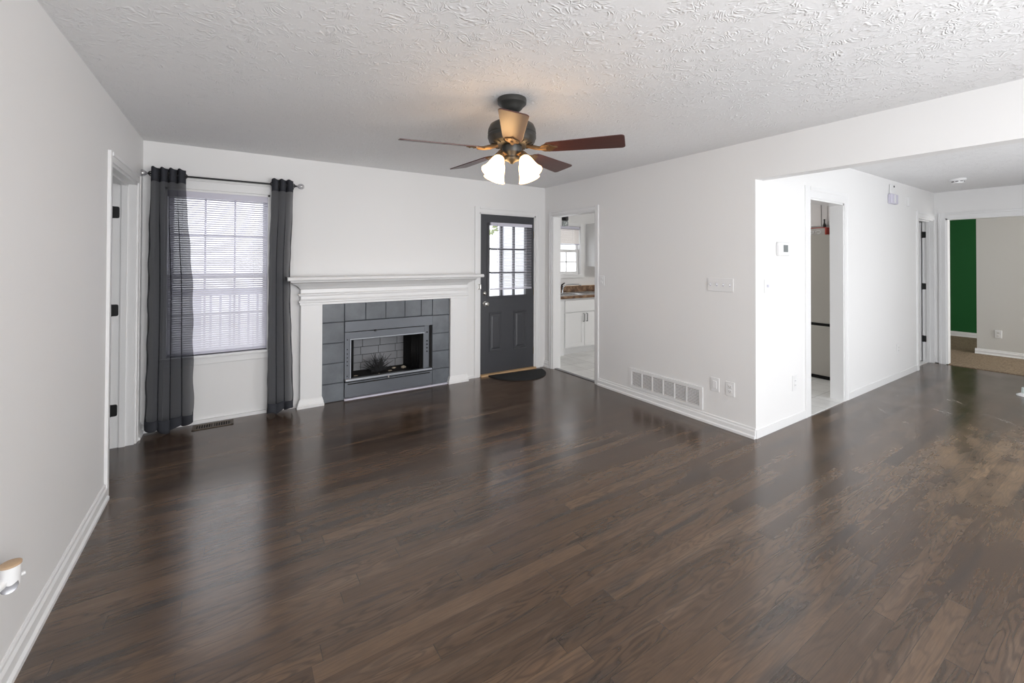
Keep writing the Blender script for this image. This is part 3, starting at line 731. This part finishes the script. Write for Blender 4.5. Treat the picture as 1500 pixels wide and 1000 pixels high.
# ------------------------------------------------------------------ ceiling fan
FC = Vector((1.43, 2.206, 0))
fan = thing('ceiling_fan', (FC.x, FC.y, H), 'dark bronze ceiling fan with five mahogany blades and lit glass shades', 'ceiling fan')
def fl(prof, name, m, seg=40): return B().lathe([(r, z) for r, z in prof], (FC.x, FC.y, 0), (0, 0, 1), seg).build(name, m, fan, smooth=True)
fl([(.088, H), (.09, H-.008), (.088, H-.03), (.078, H-.04), (.07, H-.045), (.062, H-.06), (.045, H-.075), (.03, H-.08)], 'canopy', BRONZE)
fl([(.017, H-.07), (.017, 2.27)], 'downrod', BRONZE, 16)
fl([(.03, 2.30), (.06, 2.297), (.115, 2.288), (.135, 2.275), (.146, 2.25), (.149, 2.225), (.146, 2.222), (.146, 2.216), (.149, 2.213), (.149, 2.195), (.146, 2.192), (.142, 2.175), (.13, 2.16), (.10, 2.152), (.06, 2.15)], 'motor_housing', BRONZE)
for i in range(20):
    a = i*math.pi/10; c = Vector((FC.x+.118*math.cos(a), FC.y+.118*math.sin(a), 2.1575)); d = Vector((math.cos(a), math.sin(a), .3)).normalized()
    B().tube([c-d*.012, c+d*.012], .005, 6).build('motor_vent', HOLE, fan)
fl([(.05, 2.152), (.062, 2.148), (.063, 2.115), (.058, 2.105), (.05, 2.095), (.045, 2.08), (.05, 2.075), (.045, 2.062), (.02, 2.052), (.008, 2.04)], 'switch_housing', BRONZE)
RB, ZB = .675, 2.128
def blade_mesh():
    b = B(); n_ = 8; pts = []
    r0_, w0, w1 = .205, .058, .0745
    top = [(r0_+.0, -w0*.55), (r0_+.02, -w0*.92), (r0_+.06, -w0)]
    for i in range(6): a = -math.pi/2+i*math.pi/10; top.append((RB-.022+.022*math.cos(a), -(w1-.022)+.022*math.sin(a)))
    poly = top+[(p[0], -p[1]) for p in reversed(top)]
    b.prism(poly, 'z', -.003, .003); return b
for k_ in range(5):
    a = R(-50.3+72*k_)
    bl = blade_mesh().build('blade', BLADE, origin=(0, 0, 0), bevel=.0015)
    bl.parent = fan; bl.location = (0, 0, ZB-H); bl.rotation_euler = Matrix.Rotation(a, 3, 'Z').to_euler()
    # pitch about the blade's own axis: the side at a-90deg is the higher one
    bl.rotation_euler = (Matrix.Rotation(a, 3, 'Z') @ Matrix.Rotation(R(-13), 3, 'X')).to_euler()
    WLOC[bl.name] = Vector((0, 0, 0))
    ib = B()
    ib.tube([(.095, 0, .018), (.14, 0, .004), (.18, 0, -.006), (.22, 0, -.008)], [.012, .014, .012, .010], 8)
    ib.prism([(.175, -.012), (.20, -.038), (.235, -.043), (.25, -.03), (.262, -.012), (.285, 0), (.262, .012), (.25, .03), (.235, .043), (.20, .038), (.175, .012)], 'z', -.009, -.003)
    for (px_, py_) in ((.232, -.028), (.232, .028), (.265, 0)): ib.lathe([(.006, -.0125), (.006, -.009)], (px_, py_, 0), seg=10)
    ib.build('blade_iron', IRON, bl, smooth=True)
# four-light kit
for k_ in range(4):
    a = math.atan2(-FC.y, -FC.x)+R(45+90*k_); d = Vector((math.cos(a), math.sin(a), 0))
    ax = (d*.50+Vector((0, 0, -.866))).normalized()
    c0 = Vector((FC.x, FC.y, 2.09))+d*.045; c1 = Vector((FC.x, FC.y, 2.098))+d*.085; c2 = Vector((FC.x, FC.y, 2.075))+d*.095
    arm = B().tube([c0, c1, c2+ax*.0], [.010, .011, .012], 10).lathe([(.012, -.012), (.024, -.006), (.027, .012), (.025, .02)], c2, ax, 20).build('lamp_arm', IRON, fan, smooth=True)
    pr = [(.024, .012), (.032, .022), (.040, .040), (.046, .065), (.052, .09), (.062, .115), (.071, .128), (.068, .130), (.058, .112), (.048, .088), (.042, .065), (.036, .04), (.028, .022), (.02, .014)]
    B().lathe(pr, c2, ax, 28, cap=False).build('lamp_shade', SHADE, fan, smooth=True)
    B().lathe([(.008, .02), (.012, .03), (.022, .055), (.024, .07), (.018, .085), (.006, .092)], c2, ax, 16).build('bulb', BULB, fan, smooth=True)

# ------------------------------------------------------------------ right wall fittings
def plate_R(name, y0, y1, z0, z1, label, cat):
    t = thing(name, (XR, (y0+y1)/2, z0), label, cat)
    bx(XR-.007, XR, y0, y1, z0, z1).build('cover_plate', PLASTIC, t, bevel=.003); return t
t = plate_R('light_switch', 2.03, 2.268, 1.18, 1.298, 'white four-gang toggle switch plate on the right wall', 'switch')
for i in range(4):
    yc = 2.03+.03+i*.0595
    bx(XR-.008, XR-.006, yc-.006, yc+.006, 1.225, 1.252).build('slot', LAV, t)
    B().prism([(XR-.007, 1.234), (XR-.020, 1.240), (XR-.020, 1.247), (XR-.007, 1.247)], 'y', yc-.004, yc+.004).build('toggle', PLASTIC, t)
def duplex(t, c, axis):
    cx, cy, cz = c
    for dz_ in (-.02, .02):
        q = B()
        if axis == 'R':
            rc = bx(XR-.010, XR-.006, cy-.016, cy+.016, cz+dz_-.014, cz+dz_+.014).build('receptacle', PLASTIC, t, bevel=.004)
            B().box(XR-.0106, XR-.0095, cy-.008, cy-.006, cz+dz_-.004, cz+dz_+.006).box(XR-.0106, XR-.0095, cy+.006, cy+.008, cz+dz_-.004, cz+dz_+.006).lathe([(.0025, 0), (.0025, .001)], (XR-.0095, cy, cz+dz_-.008), (-1, 0, 0), 10).build('slots', HOLE, rc)
        else:
            rc = bx(cx-.016, cx+.016, cy-.010, cy-.006, cz+dz_-.014, cz+dz_+.014).build('receptacle', PLASTIC, t, bevel=.004)
            B().box(cx-.008, cx-.006, cy-.0106, cy-.0095, cz+dz_-.004, cz+dz_+.006).box(cx+.006, cx+.008, cy-.0106, cy-.0095, cz+dz_-.004, cz+dz_+.006).build('slots', HOLE, rc)
t = plate_R('light_switch', 3.545, 3.628, 1.16, 1.275, 'small white switch plate beside the kitchen doorway casing', 'switch')
for z_ in (1.195, 1.24): bx(XR-.012, XR-.006, 3.572, 3.601, z_-.014, z_+.014).build('rocker', PLASTIC, t, bevel=.003)
t = plate_R('blank_wall_plate', 2.158, 2.238, .296, .418, 'white blank wall plate low on the right wall, between grille and outlet', 'wall plate')
bx(XR-.012, XR-.006, 2.18, 2.216, .325, .39).build('insert', PLASTIC, t, bevel=.002)
t = plate_R('wall_outlet', 2.02, 2.10, .29, .413, 'white duplex outlet low on the right wall near the corner', 'outlet')
duplex(t, (XR, 2.06, .352), 'R')
va = thing('return_air_grille', (XR, 2.74, .095), 'long white louvred return air grille low on the right wall', 'vent')
v0, v1, z0_, z1_ = 2.314, 3.167, .098, .302
B().box(XR-.012, XR, v0, v1, z0_, z0_+.028).box(XR-.012, XR, v0, v1, z1_-.028, z1_).box(XR-.0118, XR, v0, v0+.034, z0_+.028, z1_-.028).box(XR-.0118, XR, v1-.034, v1, z0_+.028, z1_-.028).build('frame', TRIM, va)
lv = B()
for i in range(11):
    z_ = z0_+.035+i*.0134; lv.prism([(XR-.009, z_-.003), (XR-.001, z_+.002), (XR-.001, z_+.0036), (XR-.009, z_-.0005)], 'y', v0+.034, v1-.034)
lv.build('louvers', TRIM, va)
for i in range(1, 6): yc = v0+.034+(v1-v0-.068)*i/6; bx(XR-.011, XR-.001, yc-.006, yc+.006, z0_+.028, z1_-.028).build('mullion', TRIM, va)
bx(XR-.0012, XR-.0002, v0+.034, v1-.034, z0_+.028, z1_-.028).build('duct_opening', mat('grey_duct', (.10, .10, .10), .8), va)

# ------------------------------------------------------------------ hall wall fittings
th = thing('thermostat', (4.0, YS, 1.495), 'white square thermostat with grey display on the bright hall wall', 'thermostat')
bx(3.908, 4.10, YS-.03, YS, 1.495, 1.612).build('case', PLASTIC, th, bevel=.008)
bx(3.975, 4.055, YS-.0315, YS-.029, 1.527, 1.588).build('display', SCREEN, th, bevel=.001)
def plate_S(name, x0, x1, z0, z1, label, cat):
    t = thing(name, ((x0+x1)/2, YS, z0), label, cat)
    bx(x0, x1, YS-.007, YS, z0, z1).build('cover_plate', PLASTIC, t, bevel=.003); return t
t = plate_S('light_switch', 3.71, 3.79, 1.18, 1.297, 'single white switch plate on the bright hall wall below the thermostat', 'switch')
bx(3.742, 3.758, YS-.018, YS-.006, 1.228, 1.252).build('toggle', LAV, t, bevel=.002)
t = plate_S('wall_outlet', 4.19, 4.27, .288, .425, 'white outlet low on the hall wall, left of the narrow doorway', 'outlet'); duplex(t, (4.23, YS, .356), 'S')
t = plate_S('wall_outlet', 6.87, 6.95, .30, .43, 'white outlet low on the hall wall, between the two doorways', 'outlet'); duplex(t, (6.91, YS, .366), 'S')
dc = thing('wall_alarm_unit', (6.75, YS, 2.146), 'lavender-white plastic alarm unit with upright tab high on the hall wall', 'alarm')
PL2 = mat('pale_lavender_plastic', (.60, .58, .68), .35)
bx(6.585, 6.80, YS-.045, YS, 2.146, 2.265).build('body', PL2, dc, bevel=.01)
bx(6.63, 6.76, YS-.02, YS, 2.265, 2.385).build('tab', PLASTIC, dc, bevel=.012)
B().lathe([(.012, 0), (.012, .004)], (6.735, YS-.02, 2.362), (0, -1, 0), 12).build('button', HOLE, dc)
bx(6.66, 6.70, YS-.048, YS-.044, 2.155, 2.255).build('ridge', PLASTIC, dc, bevel=.002)
tag(bx(7.265, 7.315, YS-.02, YS, 2.16, 2.285).build('door_sensor', PLASTIC, bevel=.004), 'small white sensor strip on the hall wall above the end door', 'sensor')
sd = thing('smoke_detector', (7.25, 1.375, H), 'round white smoke detector on the hall ceiling', 'smoke detector')
B().lathe([(.075, H), (.077, H-.008), (.073, H-.018), (.062, H-.024), (.060, H-.028)], (7.25, 1.375, 0), seg=32).build('mount', PLASTIC, sd, smooth=True)
B().lathe([(.050, H-.026), (.052, H-.044), (.046, H-.054), (.02, H-.058)], (7.25, 1.375, 0), seg=32).build('sensor_head', PLASTIC, sd, smooth=True)
hb = B()
for i in range(8):
    a = i*math.pi/4; c = Vector((7.25+.0515*math.cos(a), 1.375+.0515*math.sin(a), H-.034)); tt = Vector((-math.sin(a), math.cos(a), 0))
    hb.tube([c-tt*.012, c+tt*.012], .004, 6)
hb.build('vent_slots', HOLE, sd)
t = thing('wall_outlet', (9.85, 1.44, .28), 'white outlet on the off-white partition in the carpeted room', 'outlet')
bx(9.842, 9.85, 1.405, 1.48, .28, .40).build('cover_plate', PLASTIC, t, bevel=.003)
for z_ in (.318, .362): bx(9.839, 9.843, 1.427, 1.458, z_-.014, z_+.014).build('receptacle', BEIGE, t, bevel=.003)
# small white object at right edge of floor
st = thing('floor_stand', (7.19, .855, 0), 'small white flared foot standing on the dark floor at the right edge', 'stand')
B().lathe([(.072, 0), (.072, .008), (.05, .022), (.036, .03)], (7.19, .855, 0), seg=28).build('flange', PLASTIC, st, smooth=True)
B().lathe([(.036, .028), (.034, .06), (.032, .088), (.02, .092)], (7.19, .855, 0), seg=24).build('stem', mat('pale_mint_plastic', (.70, .80, .78), .3), st, smooth=True)

# wall spotlight at bottom-left
sp = thing('wall_spotlight', (XL, 2.03, .43), 'small white cylinder spotlight with wooden cap on the left wall', 'spotlight')
pc = Vector((XL+.05, 2.035, .40))
B().lathe([(.0235, 0), (.0235, .062), (.021, .064)], pc, (0, 0, 1), 28).build('body', PLASTIC, sp, smooth=True)
B().lathe([(.0255, .062), (.0255, .068), (.022, .070)], pc, (0, 0, 1), 28).build('wooden_cap', WOODCAP, sp, smooth=True)
B().lathe([(.019, 0), (.021, .004), (.021, .010), (.015, .0115)], pc+Vector((.001, -.014, .001)), (.25, -.8, .55), 28).build('metal_rim', mat('grey_lens', (.22, .22, .23), .25, .8), sp, smooth=True)
B().tube([(pc.x-.01, pc.y-.01, .417), (XL+.02, 1.98, .412), (XL+.0, 1.95, .41)], [.015, .015, .017], 14).build('arm', PLASTIC, sp, smooth=True)
B().lathe([(.006, 0), (.006, .012)], (pc.x+.016, pc.y+.014, .416), (1, .8, 0), 10).build('screw', PLASTIC, sp)

# ------------------------------------------------------------------ kitchen
CF = 5.02
bc = thing('base_cabinet', (4.6, 5.3, 0), 'white kitchen base cabinet with two doors under the sink', 'cabinet')
bx(4.18, 5.9, CF+.02, KB-.004, .10, .86).build('body', CAB, bc)
B().box(4.21, 5.9, CF+.06, KB-.004, .004, .10).box(4.14, 4.21, CF, KB-.004, .004, .86).build('toe_kick', CAB, bc)
bx(4.235, 5.02, CF, CF+.02, .655, .835).build('drawer_front', CAB, bc, bevel=.004)
def shaker(x0, x1, z0, z1, par, hx=None):
    d = B().box(x0, x1, CF+.006, CF+.02, z0, z1)
    f = .055
    d.box(x0, x0+f, CF, CF+.006, z0, z1).box(x1-f, x1, CF, CF+.006, z0, z1).box(x0+f, x1-f, CF, CF+.006, z0, z0+f).box(x0+f, x1-f, CF, CF+.006, z1-f, z1)
    o = d.build('door', CAB, par)
    B().tube([(hx, CF, .62), (hx, CF-.028, .622), (hx, CF-.028, .498), (hx, CF, .50)], .006, 8).build('handle', BLACK, o)
shaker(4.235, 4.622, .115, .64, bc, 4.598); shaker(4.628, 5.02, .115, .64, bc, 4.665)
ct = thing('countertop', (4.9, 5.3, .86), 'brown mottled kitchen countertop with backsplash', 'countertop')
bx(3.71, 6.0, CF-.025, KB, .865, .905).build('slab', COUNTER, ct, bevel=.005)
bx(3.71, 6.0, KB-.02, KB, .905, 1.01).build('backsplash', COUNTER, ct, bevel=.003)
bx(3.71, 6.0, KB-.021, KB, 1.01, 1.016).build('backsplash_cap', WOODRAW, ct)
sk = thing('kitchen_sink', (4.7, 5.3, .905), 'double bowl stainless sink set in the brown countertop', 'sink')
SS = mat('stainless_steel', (.62, .63, .64), .22, 1)
for (a, c) in ((4.20, 4.66), (4.69, 5.15)):
    q = B(); y0_, y1_ = 5.10, 5.50
    def rr_(i, z): return [(a+i, y0_+i, z), (c-i, y0_+i, z), (c-i, y1_-i, z), (a+i, y1_-i, z)]
    q.rings([rr_(-.015, .905), rr_(-.013, .914), rr_(0, .916), rr_(.012, .908), rr_(.03, .908)])
    q.build('bowl_rim', SS, sk)
    bx(a+.03, c-.03, y0_+.03, y1_-.03, .906, .9085).build('bowl', mat('sink_bowl_shade', (.30, .31, .32), .3, .9), sk)
fc = thing('kitchen_faucet', (4.66, 5.53, .905), 'dark arched kitchen faucet behind the sink', 'faucet')
B().tube([(4.60, 5.53, .907), (4.60, 5.53, .95), (4.61, 5.52, 1.01), (4.66, 5.49, 1.045), (4.74, 5.45, 1.055), (4.84, 5.40, 1.05), (4.88, 5.38, 1.035)], [.018, .014, .012, .011, .011, .011, .012], 12).build('spout', SS, fc, smooth=True)
B().tube([(4.60, 5.53, .96), (4.59, 5.535, 1.04), (4.64, 5.52, 1.075)], [.014, .016, .008], 10).build('lever', BLACK, fc, smooth=True)
w3 = B().box(4.25, 4.30, KB-.016, KB, 1.16, 2.09).box(5.07, 5.12, KB-.016, KB, 1.16, 2.09).box(4.30, 5.07, KB-.016, KB, 2.04, 2.09).box(4.25, 5.12, KB-.022, KB, 1.15, 1.21)
kw = struct(w3.build('window_2', TRIM, origin=(0, 0, 0), bevel=.003), 'white kitchen window with half lowered blind above the sink', 'window')
s_ = sash(4.30, 5.07, 1.60, 2.04, KB+.075, 2, 1, TRIM).build('upper_sash', TRIM, kw); bx(4.33, 5.04, KB+.088, KB+.092, 1.62, 2.02).build('pane', GLASS, s_)
s_ = sash(4.30, 5.07, 1.21, 1.64, KB+.04, 3, 2, TRIM, .05).build('lower_sash', TRIM, kw); bx(4.34, 5.03, KB+.053, KB+.057, 1.25, 1.60).build('pane', GLASS, s_)
blind('mini_blind', 4.31, 5.06, 1.72, 2.035, KB+.015, .0195, .025, 50, 'pale mini blind half lowered over the kitchen window', (4.5, 4.9), slat_m=mat('cream_blind', (.80, .76, .73), .5))
wc = thing('wall_cabinet', (5.9, 5.46, 1.34), 'white kitchen wall cabinet right of the sink window', 'cabinet')
bx(5.21, 6.0, 5.33, KB, 1.345, 2.09).build('body', CAB, wc)
bx(5.225, 5.60, 5.31, 5.33, 1.36, 2.075).build('door', CAB, wc, bevel=.004)
bx(5.607, 5.985, 5.31, 5.33, 1.36, 2.075).build('door', CAB, wc, bevel=.004)
pl = thing('ceiling_light', (4.46, 5.30, H), 'small black and clear glass light hanging above the kitchen sink', 'ceiling light')
B().lathe([(.05, H), (.05, H-.02), (.01, H-.024), (.008, 2.17), (.052, 2.165), (.054, 2.095), (.046, 2.09)], (4.46, 5.30, 0), seg=24).build('holder', BLACK, pl, smooth=True)
B().lathe([(.046, 2.09), (.052, 2.07), (.052, 2.02), (.047, 2.0)], (4.46, 5.30, 0), seg=24, cap=False).build('glass_shade', CLEAR, pl, smooth=True, solid=.002)
kl = thing('ceiling_light', (5.4, 3.7, H), 'added unseen domed ceiling light that brightens the kitchen', 'ceiling light')  # out-of-view lamp added to brighten the kitchen
B().lathe([(.17, H), (.17, H-.03), (.16, H-.035)], (5.4, 3.7, 0), seg=32).build('base', PLASTIC, kl, smooth=True)
B().lathe([(.158, H-.033), (.15, H-.06), (.12, H-.085), (.06, H-.1), (.01, H-.104)], (5.4, 3.7, 0), seg=32).build('diffuser', mat('lit_diffuser', (.9, .9, .88), .4, emit=(1, .97, .92), es=72), kl, smooth=True)
# fridge, seen through hall doorway
fg = thing('refrigerator', (6.42, 2.38, 0), 'taupe bottom freezer refrigerator seen through the narrow hall doorway', 'refrigerator')
fx, fy0, fy1 = 6.05, 2.0, 2.76
bx(fx+.05, 6.83, fy0, fy1, .03, 1.775).build('body', FRIDGE, fg, bevel=.006)
fd = bx(fx, fx+.048, fy0, fy1, .69, 1.775).build('door', FRIDGE, fg, bevel=.008)
B().tube([(fx, fy1-.05, .85), (fx-.04, fy1-.05, .87), (fx-.04, fy1-.05, 1.45), (fx, fy1-.05, 1.47)], .011, 10).build('handle', FRIDGE, fd)
fz = bx(fx, fx+.048, fy0, fy1, .05, .655).build('freezer_drawer', FRIDGE, fg, bevel=.008)
bx(fx+.012, fx+.06, fy0+.01, fy1-.01, .655, .69).build('handle_recess', HOLE, fg)
bx(fx+.02, fx+.06, fy0+.01, fy1-.01, .006, .05).build('kick_grille', HOLE, fg)
fbx = thing('storage_box', (6.2, 2.46, 1.775), 'grey box with red edging lying on top of the refrigerator', 'box')
bx(6.07, 6.40, 2.30, 2.66, 1.776, 1.858).build('carton', GREYP, fbx)
B().box(6.062, 6.40, 2.285, 2.30, 1.776, 1.868).box(6.068, 6.40, 2.30, 2.66, 1.859, 1.868).build('red_edge', RED, fbx)
sw = B()
for i in range(4):
    c = Vector((6.069, 2.60-i*.075, 1.812)); sw.tube([c+Vector((0, .03*math.cos(t), .018*math.sin(t))) for t in [i_*.5 for i_ in range(11)]], .004, 6)
sw.build('printed_swirls', PLASTIC, fbx)
wr_ = thing('dark_bottle', (6.5, 2.40, 1.775), 'slim black bottle standing on the refrigerator behind the grey box', 'bottle')
B().lathe([(.018, 1.776), (.018, 1.92), (.008, 1.95), (.008, 1.985)], (6.47, 2.46, 0), seg=16).build('glass_body', BLACK, wr_, smooth=True)
B().lathe([(.0095, 1.985), (.0095, 2.0)], (6.47, 2.46, 0), seg=16).build('cap', BLACK, wr_)
tag(bx(6.15, 6.45, 2.02, 2.27, 1.776, 1.79).build('serving_tray', BLACK, bevel=.003), 'flat black tray on the refrigerator right of the grey box', 'tray')
fcab = thing('wall_cabinet', (6.7, 2.4, 1.9), 'white cabinet above the refrigerator with framed doors', 'cabinet')
bx(6.52, 6.85, 1.975, 3.2, 1.90, 2.36).build('body', CAB, fcab)
for (a, c) in ((1.99, 2.50), (2.51, 3.18)):
    f = .06
    B().box(6.505, 6.52, a, c, 1.915, 2.345).box(6.498, 6.506, a, a+f, 1.915, 2.345).box(6.498, 6.506, c-f, c, 1.915, 2.345).box(6.498, 6.506, a+f, c-f, 1.915, 1.915+f).box(6.498, 6.506, a+f, c-f, 2.345-f, 2.345).build('door', CAB, fcab)
    
# window frames in the back wall (behind the viewpoint)
f1 = B().box(-.06, 0, YB-.1, YB+.016, .54, 2.36).box(2.6, 2.66, YB-.1, YB+.016, .54, 2.36).box(0, 2.6, YB-.1, YB+.016, 2.3, 2.36).box(0, 2.6, YB-.1, YB+.016, .54, .6).box(1.27, 1.33, YB-.1, YB-.05, .6, 2.3)
struct(f1.build('window_3', TRIM, origin=(0, 0, 0)), 'white window frame behind the viewpoint', 'window')
f2 = B().box(3.94, 4.0, YB-.1, YB+.016, 0, 2.26).box(6.4, 6.46, YB-.1, YB+.016, 0, 2.26).box(4, 6.4, YB-.1, YB+.016, 2.2, 2.26).box(5.17, 5.25, YB-.1, YB-.05, 0, 2.2)
struct(f2.build('window_4', TRIM, origin=(0, 0, 0)), 'white patio door frame behind the viewpoint', 'window')
